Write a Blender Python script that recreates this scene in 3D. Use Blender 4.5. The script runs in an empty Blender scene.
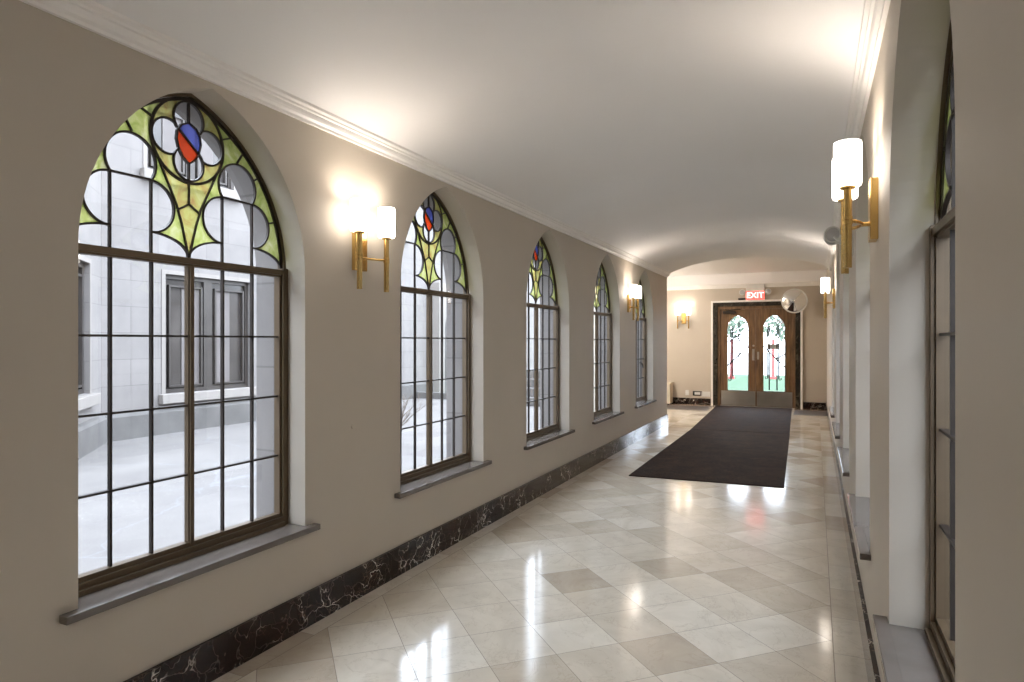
import bpy, bmesh, math, random
from mathutils import Vector, Matrix
random.seed(7)
S = bpy.context.scene
COL = S.collection

# ---------------------------------------------------------------- camera, world, exposure
TH = math.atan(303 / 650)
cam_d = bpy.data.cameras.new('camera'); cam = bpy.data.objects.new('camera', cam_d); COL.objects.link(cam)
cam.location = (0, 0, 1.39); cam.rotation_euler = (math.pi / 2, 0, TH)
cam_d.sensor_width = 36; cam_d.lens = 650 / 1024 * 36; cam_d.clip_start = 0.02; cam_d.clip_end = 300
S.camera = cam
W = bpy.data.worlds.new('overcast_sky'); S.world = W; W.use_nodes = True
bg = W.node_tree.nodes['Background']; bg.inputs[0].default_value = (0.80, 0.885, 1.0, 1); bg.inputs[1].default_value = 6.0
S.view_settings.view_transform = 'Standard'; S.view_settings.look = 'None'
S.view_settings.gamma = 1; S.view_settings.use_curve_mapping = False; S.view_settings.exposure = 0.95
try:
    S.cycles.use_denoising = True; S.cycles.max_bounces = 14; S.cycles.diffuse_bounces = 8
    S.cycles.transparent_max_bounces = 24; S.cycles.glossy_bounces = 6; S.cycles.sample_clamp_indirect = 6
    S.cycles.caustics_reflective = False; S.cycles.caustics_refractive = False
except Exception:
    pass
LAMP_W = 0.95            # watts of each bulb
SHADE_E = 4.6          # glow of the opal shades
WARM = (1.0, 0.89, 0.77)

# ---------------------------------------------------------------- measured layout (metres)
XL, XR = -2.25, 0.214           # wall faces
Y0, YV, YE = -4.0, 10.98, 14.6  # back wall, end of the vault, end wall
PITCH, WC = 1.877, 1.905        # window spacing, centre of the first window
HW, SPR, APX, BOT = 0.5375, 1.715, 2.430, 0.46
XV = -4.0                       # left side of the vestibule

# ---------------------------------------------------------------- materials
def new_mat(name):
    m = bpy.data.materials.new(name); m.use_nodes = True
    return m, m.node_tree, m.node_tree.nodes['Principled BSDF']
def lin(r, g, b):
    f = lambda c: ((c / 255) / 12.92 if c / 255 <= 0.04045 else ((c / 255 + 0.055) / 1.055) ** 2.4)
    return (f(r), f(g), f(b), 1)
def N(t, kind, **kw):
    n = t.nodes.new(kind)
    for k, v in kw.items():
        if k in ('operation', 'blend_type', 'data_type', 'noise_dimensions', 'feature', 'distance', 'wave_type', 'bands_direction'):
            setattr(n, k, v)
    return n
def math_n(t, op, a, b=None, c=None):
    n = t.nodes.new('ShaderNodeMath'); n.operation = op
    for i, v in enumerate((a, b, c)):
        if v is None: continue
        if isinstance(v, (int, float)): n.inputs[i].default_value = v
        else: t.links.new(v, n.inputs[i])
    return n.outputs[0]
def coords(t, scale=(1, 1, 1), rot=(0, 0, 0), kind='Object'):
    tc = t.nodes.new('ShaderNodeTexCoord'); mp = t.nodes.new('ShaderNodeMapping')
    mp.inputs['Scale'].default_value = scale; mp.inputs['Rotation'].default_value = rot
    t.links.new(tc.outputs[kind], mp.inputs[0]); return mp.outputs[0]
def noise(t, vec, scale, detail=4, rough=0.5, dist=0.0):
    n = t.nodes.new('ShaderNodeTexNoise'); n.inputs['Scale'].default_value = scale
    n.inputs['Detail'].default_value = detail; n.inputs['Roughness'].default_value = rough
    n.inputs['Distortion'].default_value = dist
    t.links.new(vec, n.inputs['Vector']); return n
def ramp(t, fac, stops):
    r = t.nodes.new('ShaderNodeValToRGB'); e = r.color_ramp.elements
    e[0].position, e[0].color = stops[0]; e[1].position, e[1].color = stops[-1]
    for p, c in stops[1:-1]:
        x = e.new(p); x.color = c
    t.links.new(fac, r.inputs[0]); return r.outputs[0]
def mix(t, fac, a, b, blend='MIX'):
    n = t.nodes.new('ShaderNodeMix'); n.data_type = 'RGBA'; n.blend_type = blend
    for i, v in ((0, fac), (6, a), (7, b)):
        if isinstance(v, (int, float)): n.inputs[i].default_value = v
        elif isinstance(v, tuple): n.inputs[i].default_value = v
        else: t.links.new(v, n.inputs[i])
    return n.outputs[2]
def bump(t, b, h, strength=0.2, dist=0.01):
    n = t.nodes.new('ShaderNodeBump'); n.inputs['Strength'].default_value = strength; n.inputs['Distance'].default_value = dist
    t.links.new(h, n.inputs['Height']); t.links.new(n.outputs[0], b.inputs['Normal'])

def simple(name, col, rough=0.5, metal=0.0, var=0.06, nscale=6, bstr=0.0, bscale=80, coat=0.0, spec=0.5):
    m, t, b = new_mat(name)
    v = coords(t); n = noise(t, v, nscale)
    dark = tuple(c * (1 - var) for c in col[:3]) + (1,); lite = tuple(min(1, c * (1 + var)) for c in col[:3]) + (1,)
    t.links.new(ramp(t, n.outputs[0], [(0.3, dark), (0.7, lite)]), b.inputs['Base Color'])
    b.inputs['Roughness'].default_value = rough; b.inputs['Metallic'].default_value = metal
    b.inputs['Specular IOR Level'].default_value = spec
    if coat: b.inputs['Coat Weight'].default_value = coat; b.inputs['Coat Roughness'].default_value = 0.08
    if bstr: bump(t, b, noise(t, v, bscale).outputs[0], bstr, 0.003)
    return m

M = {}
M['paint'] = simple('taupe wall paint', lin(194, 184, 170), 0.55, var=0.03, nscale=1.5, bstr=0.08, bscale=60, spec=0.35)
M['ceil'] = simple('white ceiling paint', lin(243, 241, 240), 0.6, var=0.02, nscale=0.8, bstr=0.05, bscale=20)
M['trim'] = simple('cream trim paint', lin(243, 240, 236), 0.4, var=0.02)
M['bronze'] = simple('dark bronze window metal', lin(98, 82, 62), 0.36, 0.35, var=0.06, nscale=14)
M['lead'] = simple('dark lead came', lin(52, 44, 38), 0.45, 0.4, var=0.2, nscale=20)
M['brass'] = simple('satin brass', lin(212, 178, 112), 0.27, 0.95, var=0.05, nscale=10)
M['steel'] = simple('brushed steel', lin(190, 190, 186), 0.28, 0.9, var=0.08, nscale=5)
M['iron'] = simple('black wrought iron', lin(28, 27, 27), 0.45, 0.5, var=0.2, nscale=30)
M['white'] = simple('white plastic', lin(226, 226, 222), 0.35, var=0.02)
M['black'] = simple('black plastic', lin(28, 27, 26), 0.4, var=0.1)
M['sill'] = simple('polished grey sill stone', lin(106, 98, 92), 0.12, var=0.10, nscale=9, bstr=0.04, bscale=20)
M['grass'] = simple('lawn grass', lin(30, 68, 34), 0.9, var=0.35, nscale=20, bstr=0.5, bscale=60)
M['redpaint'] = simple('faded red paint', lin(196, 92, 90), 0.6, var=0.1)
M['leaf'] = simple('tree foliage green', lin(92, 108, 92), 0.8, var=0.3, nscale=9)
M['bark'] = simple('grey brown bark', lin(104, 92, 82), 0.9, var=0.25, nscale=12, bstr=0.5, bscale=30)
M['radiator'] = simple('cream enamel', lin(222, 212, 192), 0.4, var=0.03)
M['pink_stone'] = simple('pinkish tan border marble', lin(176, 150, 128), 0.14, var=0.14, nscale=5)
M['greystone'] = simple('grey recessed carpet strip', lin(86, 80, 78), 0.55, var=0.2, nscale=60, bstr=0.3, bscale=200)
M['curtain'] = simple('pale grey blind', lin(98, 92, 90), 0.7, var=0.1, nscale=3)
M['dark_glass'] = simple('dark courtyard window glass', lin(62, 58, 56), 0.16, var=0.3, nscale=1.5)
M['dframe'] = simple('dark grey window metal', lin(62, 57, 54), 0.4, 0.3, var=0.1)
M['road'] = simple('pale pavement beyond lawn', lin(196, 196, 194), 0.85, var=0.05)

# floor: diagonal 12 inch cream marble tiles with a straight border course
def floor_mat():
    m, t, b = new_mat('polished cream marble tiles')
    tc = t.nodes.new('ShaderNodeTexCoord'); sep = t.nodes.new('ShaderNodeSeparateXYZ'); t.links.new(tc.outputs['Object'], sep.inputs[0])
    X, Y = sep.outputs[0], sep.outputs[1]
    T = 0.3115
    p = math_n(t, 'DIVIDE', math_n(t, 'SUBTRACT', math_n(t, 'MULTIPLY', math_n(t, 'ADD', X, Y), 0.70711), 2.107), T)
    q = math_n(t, 'DIVIDE', math_n(t, 'SUBTRACT', math_n(t, 'MULTIPLY', math_n(t, 'SUBTRACT', Y, X), 0.70711), 2.642), T)
    bor = math_n(t, 'MAXIMUM', math_n(t, 'LESS_THAN', X, -2.145), math_n(t, 'GREATER_THAN', X, 0.075))
    yb = math_n(t, 'DIVIDE', math_n(t, 'ADD', Y, 0.13), 0.42)
    def sel(a, c): return math_n(t, 'ADD', math_n(t, 'MULTIPLY', a, math_n(t, 'SUBTRACT', 1.0, bor)), math_n(t, 'MULTIPLY', c, bor))
    pi, qi = math_n(t, 'FLOOR', p), math_n(t, 'FLOOR', q)
    ca = sel(pi, math_n(t, 'FLOOR', yb)); cb = sel(qi, 77.0)
    cmb = t.nodes.new('ShaderNodeCombineXYZ'); t.links.new(ca, cmb.inputs[0]); t.links.new(cb, cmb.inputs[1]); cmb.inputs[2].default_value = 3.0
    wn = t.nodes.new('ShaderNodeTexWhiteNoise'); wn.noise_dimensions = '3D'; t.links.new(cmb.outputs[0], wn.inputs['Vector'])
    # grout distance
    def edge(a, w):
        f = math_n(t, 'FRACT', a); d = math_n(t, 'MINIMUM', f, math_n(t, 'SUBTRACT', 1.0, f)); return math_n(t, 'LESS_THAN', d, w)
    g = math_n(t, 'MAXIMUM', edge(p, 0.0042), edge(q, 0.0042))
    gb = edge(yb, 0.003)
    grout = sel(g, gb)
    l1 = math_n(t, 'LESS_THAN', math_n(t, 'ABSOLUTE', math_n(t, 'ADD', X, 2.145)), 0.0018)
    l2 = math_n(t, 'LESS_THAN', math_n(t, 'ABSOLUTE', math_n(t, 'SUBTRACT', X, 0.075)), 0.0018)
    grout = math_n(t, 'MAXIMUM', grout, math_n(t, 'MAXIMUM', l1, l2))
    base = ramp(t, wn.outputs[0], [(0.0, lin(196, 183, 166)), (0.10, lin(203, 192, 176)), (0.16, lin(212, 202, 186)), (0.6, lin(224, 216, 202)), (1.0, lin(232, 226, 214))])
    # clouding, offset for each tile
    off = t.nodes.new('ShaderNodeVectorMath'); off.operation = 'MULTIPLY_ADD'
    t.links.new(wn.outputs['Color'], off.inputs[0]); off.inputs[1].default_value = (9, 9, 9); t.links.new(tc.outputs['Object'], off.inputs[2])
    n1 = noise(t, off.outputs[0], 3.2, 6, 0.6, 1.2)
    cloud = ramp(t, n1.outputs[0], [(0.3, (0.88, 0.86, 0.83, 1)), (0.65, (1.04, 1.03, 1.02, 1))])
    c = mix(t, 1.0, base, cloud, 'MULTIPLY')
    n2 = noise(t, off.outputs[0], 1.7, 8, 0.65, 2.5)
    vein = ramp(t, math_n(t, 'ABSOLUTE', math_n(t, 'SUBTRACT', n2.outputs[0], 0.5)), [(0.0, (1, 1, 1, 1)), (0.012, (0, 0, 0, 1))])
    c = mix(t, math_n(t, 'MULTIPLY', vein, 0.22), c, lin(150, 128, 104))
    c = mix(t, grout, c, lin(120, 106, 90))
    t.links.new(c, b.inputs['Base Color'])
    r = math_n(t, 'ADD', math_n(t, 'MULTIPLY', n1.outputs[0], 0.06), 0.085)
    t.links.new(math_n(t, 'ADD', r, math_n(t, 'MULTIPLY', grout, 0.4)), b.inputs['Roughness'])
    b.inputs['Specular IOR Level'].default_value = 1.0
    n3 = noise(t, tc.outputs['Object'], 4.5, 2)
    hgt = math_n(t, 'SUBTRACT', math_n(t, 'MULTIPLY', n3.outputs[0], 0.5), math_n(t, 'MULTIPLY', grout, 0.3))
    bump(t, b, hgt, 0.25, 0.0022)
    return m
M['floor'] = floor_mat()

def dark_marble():
    m, t, b = new_mat('dark red brown veined marble')
    v = coords(t, (1, 1, 1))
    nd = noise(t, v, 3.2, 4, 0.55)
    ad = t.nodes.new('ShaderNodeVectorMath'); ad.operation = 'MULTIPLY_ADD'
    t.links.new(nd.outputs['Color'], ad.inputs[0]); ad.inputs[1].default_value = (0.6, 0.6, 0.6); t.links.new(v, ad.inputs[2])
    vo = t.nodes.new('ShaderNodeTexVoronoi'); vo.feature = 'DISTANCE_TO_EDGE'; vo.inputs['Scale'].default_value = 7.5; t.links.new(ad.outputs[0], vo.inputs['Vector'])
    vo2 = t.nodes.new('ShaderNodeTexVoronoi'); vo2.feature = 'DISTANCE_TO_EDGE'; vo2.inputs['Scale'].default_value = 19; t.links.new(ad.outputs[0], vo2.inputs['Vector'])
    a1 = ramp(t, vo.outputs[0], [(0.0, (1, 1, 1, 1)), (0.026, (0, 0, 0, 1))])
    a2 = ramp(t, vo2.outputs[0], [(0.0, (1, 1, 1, 1)), (0.035, (0, 0, 0, 1))])
    big = ramp(t, noise(t, v, 5.5, 4).outputs[0], [(0.46, (0, 0, 0, 1)), (0.62, (1, 1, 1, 1))])
    base = ramp(t, noise(t, v, 6, 6, 0.6, 1).outputs[0], [(0.3, lin(18, 9, 8)), (0.7, lin(48, 27, 22))])
    c = mix(t, math_n(t, 'MULTIPLY', a1, math_n(t, 'ADD', math_n(t, 'MULTIPLY', big, 0.95), 0.12)), base, lin(240, 234, 220))
    c = mix(t, math_n(t, 'MULTIPLY', a2, math_n(t, 'MULTIPLY', big, 0.7)), c, lin(170, 156, 138))
    t.links.new(c, b.inputs['Base Color']); b.inputs['Roughness'].default_value = 0.09
    b.inputs['Specular IOR Level'].default_value = 0.4
    return m
M['marble'] = dark_marble()

def green_marble():
    m, t, b = new_mat('near black green door marble')
    v = coords(t); n = noise(t, v, 7, 8, 0.7, 1.5)
    c = ramp(t, n.outputs[0], [(0.35, lin(30, 27, 22)), (0.55, lin(52, 47, 38)), (0.62, lin(92, 84, 70)), (0.7, lin(44, 38, 32))])
    t.links.new(c, b.inputs['Base Color']); b.inputs['Roughness'].default_value = 0.15
    return m
M['door_marble'] = green_marble()

def wood():
    m, t, b = new_mat('stained oak')
    v = coords(t, (9, 9, 0.8)); n = noise(t, v, 3.2, 6, 0.6, 0.8)
    c = ramp(t, n.outputs[0], [(0.3, lin(82, 60, 40)), (0.5, lin(116, 88, 60)), (0.7, lin(138, 108, 76))])
    t.links.new(c, b.inputs['Base Color']); b.inputs['Roughness'].default_value = 0.3
    bump(t, b, n.outputs[0], 0.08, 0.002)
    return m
M['wood'] = wood()

def mat_pile():
    m, t, b = new_mat('dark loop pile mat')
    v = coords(t); n = noise(t, v, 60, 4, 0.8); n2 = noise(t, v, 5, 8, 0.75)
    c = ramp(t, n.outputs[0], [(0.35, lin(13, 8, 5)), (0.7, lin(66, 46, 34))])
    c = mix(t, 1.0, c, ramp(t, n2.outputs[0], [(0.36, (0.5, 0.5, 0.5, 1)), (0.64, (1.4, 1.4, 1.4, 1))]), 'MULTIPLY')
    t.links.new(c, b.inputs['Base Color']); b.inputs['Roughness'].default_value = 0.8
    b.inputs['Specular IOR Level'].default_value = 0.12
    bump(t, b, n.outputs[0], 0.8, 0.006)
    return m
M['mat'] = mat_pile()

def stone_blocks(name, col, plane='Y'):
    m, t, b = new_mat(name)
    tc = t.nodes.new('ShaderNodeTexCoord'); sep = t.nodes.new('ShaderNodeSeparateXYZ'); t.links.new(tc.outputs['Object'], sep.inputs[0])
    cmb = t.nodes.new('ShaderNodeCombineXYZ')
    t.links.new(math_n(t, 'ADD', sep.outputs[0], sep.outputs[1]), cmb.inputs[0]); t.links.new(sep.outputs[2], cmb.inputs[1])
    br = t.nodes.new('ShaderNodeTexBrick'); t.links.new(cmb.outputs[0], br.inputs['Vector'])
    br.inputs['Scale'].default_value = 1.0; br.inputs['Brick Width'].default_value = 0.95; br.inputs['Row Height'].default_value = 0.42
    br.inputs['Mortar Size'].default_value = 0.006; br.inputs['Mortar Smooth'].default_value = 0.3
    a = tuple(c * 0.93 for c in col[:3]) + (1,)
    br.inputs['Color1'].default_value = a; br.inputs['Color2'].default_value = col
    br.inputs['Mortar'].default_value = tuple(c * 0.7 for c in col[:3]) + (1,)
    n = noise(t, tc.outputs['Object'], 2.2, 6, 0.6)
    c = mix(t, 1.0, br.outputs[0], ramp(t, n.outputs[0], [(0.3, (0.86, 0.86, 0.87, 1)), (0.65, (1.03, 1.03, 1.03, 1))]), 'MULTIPLY')
    t.links.new(c, b.inputs['Base Color']); b.inputs['Roughness'].default_value = 0.85
    bump(t, b, noise(t, tc.outputs['Object'], 40).outputs[0], 0.2, 0.005)
    return m
M['stone'] = stone_blocks('pale limestone blocks', lin(124, 119, 116))
M['plinth'] = simple('weathered grey plinth stone', lin(92, 89, 87), 0.85, var=0.14, nscale=3, bstr=0.3, bscale=40)
M['stone_trim'] = simple('smooth limestone surround', lin(130, 124, 119), 0.8, var=0.03)
def ground_mat():
    m, t, b = new_mat('pale courtyard concrete')
    v = coords(t); n = noise(t, v, 1.1, 6, 0.6); n2 = noise(t, v, 70, 2)
    c = ramp(t, n.outputs[0], [(0.3, lin(98, 94, 92)), (0.7, lin(114, 110, 107))])
    c = mix(t, 0.12, c, ramp(t, n2.outputs[0], [(0.35, lin(120, 120, 126)), (0.6, (1, 1, 1, 1))]), 'MULTIPLY')
    vo = t.nodes.new('ShaderNodeTexVoronoi'); vo.feature = 'DISTANCE_TO_EDGE'; vo.inputs['Scale'].default_value = 0.45
    ad = t.nodes.new('ShaderNodeVectorMath'); ad.operation = 'MULTIPLY_ADD'; t.links.new(n.outputs['Color'], ad.inputs[0]); ad.inputs[1].default_value = (0.8, 0.8, 0); t.links.new(v, ad.inputs[2])
    t.links.new(ad.outputs[0], vo.inputs['Vector'])
    cr = ramp(t, vo.outputs[0], [(0, (1, 1, 1, 1)), (0.006, (0, 0, 0, 1))])
    c = mix(t, math_n(t, 'MULTIPLY', cr, 0.5), c, lin(120, 122, 128))
    t.links.new(c, b.inputs['Base Color']); b.inputs['Roughness'].default_value = 0.9
    return m
M['ground'] = ground_mat()

def glass_mat(name, tint, opal=0.0, streak=None, refl=1.0):
    m = bpy.data.materials.new(name); m.use_nodes = True; t = m.node_tree; t.nodes.clear()
    out = t.nodes.new('ShaderNodeOutputMaterial')
    tr = t.nodes.new('ShaderNodeBsdfTransparent'); gl = t.nodes.new('ShaderNodeBsdfGlossy'); gl.inputs['Roughness'].default_value = 0.02
    lw = t.nodes.new('ShaderNodeLayerWeight'); lw.inputs['Blend'].default_value = 0.5
    fres = math_n(t, 'ADD', math_n(t, 'MULTIPLY', math_n(t, 'POWER', lw.outputs['Facing'], 5.0), 0.5), 0.07)   # Schlick, two faces of a thin pane
    colour = None
    if streak:
        n = noise(t, coords(t, (1, 1.6, 1.2), (0.5, 0.2, 0.3)), 7, 5, 0.6, 1.6)
        colour = ramp(t, n.outputs[0], [(0.28, streak[0]), (0.5, streak[1]), (0.72, streak[2])])
        t.links.new(colour, tr.inputs[0])
    else:
        tr.inputs[0].default_value = tint
    body = tr.outputs[0]
    if opal:
        tl = t.nodes.new('ShaderNodeBsdfTranslucent'); df = t.nodes.new('ShaderNodeBsdfDiffuse'); mx = t.nodes.new('ShaderNodeMixShader'); mx.inputs[0].default_value = 0.35
        for q in (tl, df):
            if colour: t.links.new(colour, q.inputs[0])
            else: q.inputs[0].default_value = tint
        t.links.new(tl.outputs[0], mx.inputs[1]); t.links.new(df.outputs[0], mx.inputs[2])
        m2 = t.nodes.new('ShaderNodeMixShader'); m2.inputs[0].default_value = opal
        t.links.new(body, m2.inputs[1]); t.links.new(mx.outputs[0], m2.inputs[2]); body = m2.outputs[0]
    mf = t.nodes.new('ShaderNodeMixShader'); t.links.new(math_n(t, 'MULTIPLY', fres, refl), mf.inputs[0])
    t.links.new(body, mf.inputs[1]); t.links.new(gl.outputs[0], mf.inputs[2]); t.links.new(mf.outputs[0], out.inputs[0])
    return m
M['glass'] = glass_mat('clear window glass', (0.93, 0.95, 0.97, 1))
M['green'] = glass_mat('streaky green stained glass', None, 0.55, (lin(160, 182, 84), lin(202, 212, 128), lin(232, 232, 184)))
M['amber'] = glass_mat('olive and amber stained glass', None, 0.5, (lin(190, 150, 96), lin(204, 202, 120), lin(220, 222, 160)))
M['red'] = glass_mat('orange red stained glass', lin(226, 70, 24), 0.5)
M['blue'] = glass_mat('blue stained glass', lin(106, 118, 214), 0.45)

def emit(name, col, e, base=(0.8, 0.8, 0.8, 1)):
    m, t, b = new_mat(name)
    b.inputs['Base Color'].default_value = base; b.inputs['Emission Color'].default_value = col + (1,) if len(col) == 3 else col
    b.inputs['Emission Strength'].default_value = e; b.inputs['Roughness'].default_value = 0.3
    return m
M['shade'] = emit('lit opal glass shade', (1.0, 0.90, 0.79), SHADE_E)
M['fill_shade'] = emit('lit opal fill bowl glass', (1.0, 0.94, 0.86), 62.0)  # glow of the unseen bowl added to light the vestibule
M['exit_red'] = emit('lit red exit sign face', (1.0, 0.06, 0.05), 1.9, lin(200, 60, 50))
M['exit_letter'] = emit('lit white exit lettering', (1.0, 0.86, 0.82), 0.9)
m_, t_, b_ = new_mat('convex mirror'); b_.inputs['Metallic'].default_value = 1; b_.inputs['Roughness'].default_value = 0.03; b_.inputs['Base Color'].default_value = (0.85, 0.86, 0.88, 1); M['mirror'] = m_
m_, t_, b_ = new_mat('lamp lens'); b_.inputs['Roughness'].default_value = 0.12; b_.inputs['Base Color'].default_value = lin(205, 206, 208); b_.inputs['Metallic'].default_value = 0.15; M['lens'] = m_

# ---------------------------------------------------------------- mesh helpers
def obj(name, bm, mat, parent=None, loc=None, smooth=False):
    bmesh.ops.recalc_face_normals(bm, faces=bm.faces)
    me = bpy.data.meshes.new(name); bm.to_mesh(me); bm.free()
    if smooth:
        for p in me.polygons: p.use_smooth = True
        try: me.set_sharp_from_angle(angle=math.radians(38))
        except Exception: pass
    me.materials.append(mat)
    o = bpy.data.objects.new(name, me); COL.objects.link(o)
    if parent: o.parent = parent
    if loc: o.location = loc
    return o
def box(bm, x0, x1, y0, y1, z0, z1, bev=0.0):
    c = [(x, y, z) for x in (x0, x1) for y in (y0, y1) for z in (z0, z1)]
    v = [bm.verts.new(p) for p in c]
    fs = [bm.faces.new([v[i] for i in f]) for f in ((0, 1, 3, 2), (4, 6, 7, 5), (0, 4, 5, 1), (2, 3, 7, 6), (0, 2, 6, 4), (1, 5, 7, 3))]
    if bev:
        es = list({e for f in fs for e in f.edges})
        bmesh.ops.bevel(bm, geom=es, offset=bev, segments=2, affect='EDGES', profile=0.5)
def tube(bm, pts, r, n=12, caps=True):
    pts = [Vector(p) for p in pts]; rings = []
    up = None
    for i, p in enumerate(pts):
        d = (pts[min(i + 1, len(pts) - 1)] - pts[max(i - 1, 0)]).normalized()
        if up is None: up = Vector((0, 0, 1)) if abs(d.z) < 0.9 else Vector((1, 0, 0))
        a = d.cross(up).normalized(); b = a.cross(d).normalized(); up = b
        rr = r[i] if isinstance(r, (list, tuple)) else r
        rings.append([bm.verts.new(p + (a * math.cos(k * 2 * math.pi / n) + b * math.sin(k * 2 * math.pi / n)) * rr) for k in range(n)])
    for A, B in zip(rings, rings[1:]):
        for k in range(n): bm.faces.new((A[k], A[(k + 1) % n], B[(k + 1) % n], B[k]))
    if caps: bm.faces.new(rings[0]); bm.faces.new(rings[-1])
def lathe(bm, prof, n=32, c=(0, 0, 0), axis='z'):
    """prof: (radius, height) pairs; radius 0 closes to a point"""
    rings = []
    for r, h in prof:
        ring = []
        for k in range(n if r > 1e-6 else 1):
            a = k * 2 * math.pi / n; p = (r * math.cos(a), r * math.sin(a), h)
            if axis == 'x': p = (p[2], p[0], p[1])
            elif axis == 'y': p = (p[0], p[2], p[1])
            ring.append(bm.verts.new((p[0] + c[0], p[1] + c[1], p[2] + c[2])))
        rings.append(ring)
    for A, B in zip(rings, rings[1:]):
        for k in range(n):
            a = [A[k % len(A)], A[(k + 1) % len(A)], B[(k + 1) % len(B)], B[k % len(B)]]
            u = []
            for q in a:
                if q not in u: u.append(q)
            if len(u) > 2: bm.faces.new(u)
def prism(bm, poly, fn, d0, d1):
    """poly: 2D points (a, b), fn(a, b, d) -> 3D"""
    A = [bm.verts.new(fn(a, b, d0)) for a, b in poly]; B = [bm.verts.new(fn(a, b, d1)) for a, b in poly]
    bm.faces.new(A); bm.faces.new(B[::-1]); n = len(A)
    for k in range(n): bm.faces.new((A[k], A[(k + 1) % n], B[(k + 1) % n], B[k]))
def bar2d(bm, pts, w, fn, d0, d1, closed=False):
    """flat bar of width w following a polyline in a plane"""
    n = len(pts); L, R = [], []
    for i in range(n):
        if closed: a, b = pts[(i - 1) % n], pts[(i + 1) % n]
        else: a, b = pts[max(i - 1, 0)], pts[min(i + 1, n - 1)]
        dx, dy = b[0] - a[0], b[1] - a[1]; l = math.hypot(dx, dy) or 1
        nx, ny = -dy / l * w / 2, dx / l * w / 2
        L.append((pts[i][0] + nx, pts[i][1] + ny)); R.append((pts[i][0] - nx, pts[i][1] - ny))
    V = [[bm.verts.new(fn(p[0], p[1], d)) for p in S_] for S_ in (L, R) for d in (d0, d1)]
    for i in range(n if closed else n - 1):
        j = (i + 1) % n
        for a, b in ((0, 1), (1, 3), (3, 2), (2, 0)):
            bm.faces.new((V[a][i], V[b][i], V[b][j], V[a][j]))
    if not closed:
        for i in (0, n - 1): bm.faces.new((V[0][i], V[1][i], V[3][i], V[2][i]))
def arch_pts(hw, spr, apx, n=22):
    """pointed two-centred arch from left spring over apex to right spring, rounded shoulders"""
    r = apx - spr; R = (r * r + hw * hw) / (2 * hw); cx = R - hw; out = []
    a1 = math.atan2(r, -cx) if cx else math.pi / 2
    for i in range(n + 1):
        a = math.pi + (math.atan2(r, -cx) - math.pi) * i / n
        out.append((cx + R * math.cos(a), spr + R * math.sin(a)))
    out[-1] = (0.0, apx)
    return out + [(-x, z) for x, z in reversed(out[:-1])]
def arch_slab(bm, u0, u1, z0, z1, opens, fn, d0, d1):
    """slab from u0..u1, z0..z1 with arched openings: (centre, half width, bottom, spring, apex)"""
    def q(pts, d): return [bm.verts.new(fn(a, b, d)) for a, b in pts]
    cur = u0
    for (c, hw, bt, sp, ap) in sorted(opens):
        A = [(c + u, z) for u, z in arch_pts(hw, sp, ap)]
        for d in (d0, d1):
            bm.faces.new(q([(cur, z0), (c - hw, z0), (c - hw, z1), (cur, z1)], d))
            if bt > z0 + 1e-4: bm.faces.new(q([(c - hw, z0), (c + hw, z0), (c + hw, bt), (c - hw, bt)], d))
            for (a, b), (a2, b2) in zip(A, A[1:]): bm.faces.new(q([(a, b), (a2, b2), (a2, z1), (a, z1)], d))
        loop = [(c - hw, bt)] + A + [(c + hw, bt)]
        for i in range(len(loop)):
            a, b = loop[i], loop[(i + 1) % len(loop)]
            if i == len(loop) - 1 and bt <= z0 + 1e-4: continue
            bm.faces.new([bm.verts.new(fn(*a, d0)), bm.verts.new(fn(*b, d0)), bm.verts.new(fn(*b, d1)), bm.verts.new(fn(*a, d1))])
        cur = c + hw
    for d in (d0, d1): bm.faces.new(q([(cur, z0), (u1, z0), (u1, z1), (cur, z1)], d))
    for a, b in (((u0, z0), (u0, z1)), ((u0, z1), (u1, z1)), ((u1, z1), (u1, z0)), ((u1, z0), (u0, z0))):
        bm.faces.new([bm.verts.new(fn(*a, d0)), bm.verts.new(fn(*b, d0)), bm.verts.new(fn(*b, d1)), bm.verts.new(fn(*a, d1))])
    bmesh.ops.remove_doubles(bm, verts=bm.verts, dist=1e-5)
def tag(o, label=None, cat=None, group=None, kind=None):
    if label: o['label'] = label
    if cat: o['category'] = cat
    if group: o['group'] = group
    if kind: o['kind'] = kind
    return o
def empty(name, loc=(0, 0, 0), rz=0, **kw):
    o = bpy.data.objects.new(name, None); COL.objects.link(o); o.location = loc; o.rotation_euler = (0, 0, rz)
    o.empty_display_size = 0.2
    return tag(o, **kw)
def struct(name, bm, mat, parent=None, smooth=False, label=None):
    o = obj(name, bm, mat, parent, smooth=smooth)
    if not parent: o['kind'] = 'structure'
    if label: o['label'] = label
    return o
def copy_tree(o, parent=None):
    c = o.copy(); COL.objects.link(c)
    if parent: c.parent = parent
    for ch in list(o.children): copy_tree(ch, c)
    return c

# ---------------------------------------------------------------- floor, walls, ceiling
bm = bmesh.new(); box(bm, XL - 0.30, XR + 0.30, Y0 - 0.2, YE + 0.15, -0.12, 0.0); box(bm, XV - 0.1, XL - 0.30, YV - 0.1, YE + 0.15, -0.12, 0.0)
struct('floor', bm, M['floor'])
KL = [-1, 0, 1, 2, 3, 4]
RS = -0.06                      # the right windows sit a little nearer
opens = [(WC + k * PITCH, HW, BOT, SPR, APX) for k in KL]
opens_r = [(WC + RS + k * PITCH, HW, BOT, SPR, APX) for k in KL]
IN, OUT = 0.152, 0.32
bm = bmesh.new(); arch_slab(bm, Y0, YV, 0, 2.78, opens, lambda u, z, d: (XL - d, u, z), 0, IN); struct('wall_left', bm, M['paint'])
bm = bmesh.new(); arch_slab(bm, Y0, YV, -0.15, 3.1, opens, lambda u, z, d: (XL - d, u, z), IN, OUT); struct('wall_left_outer', bm, M['stone'])
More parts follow.
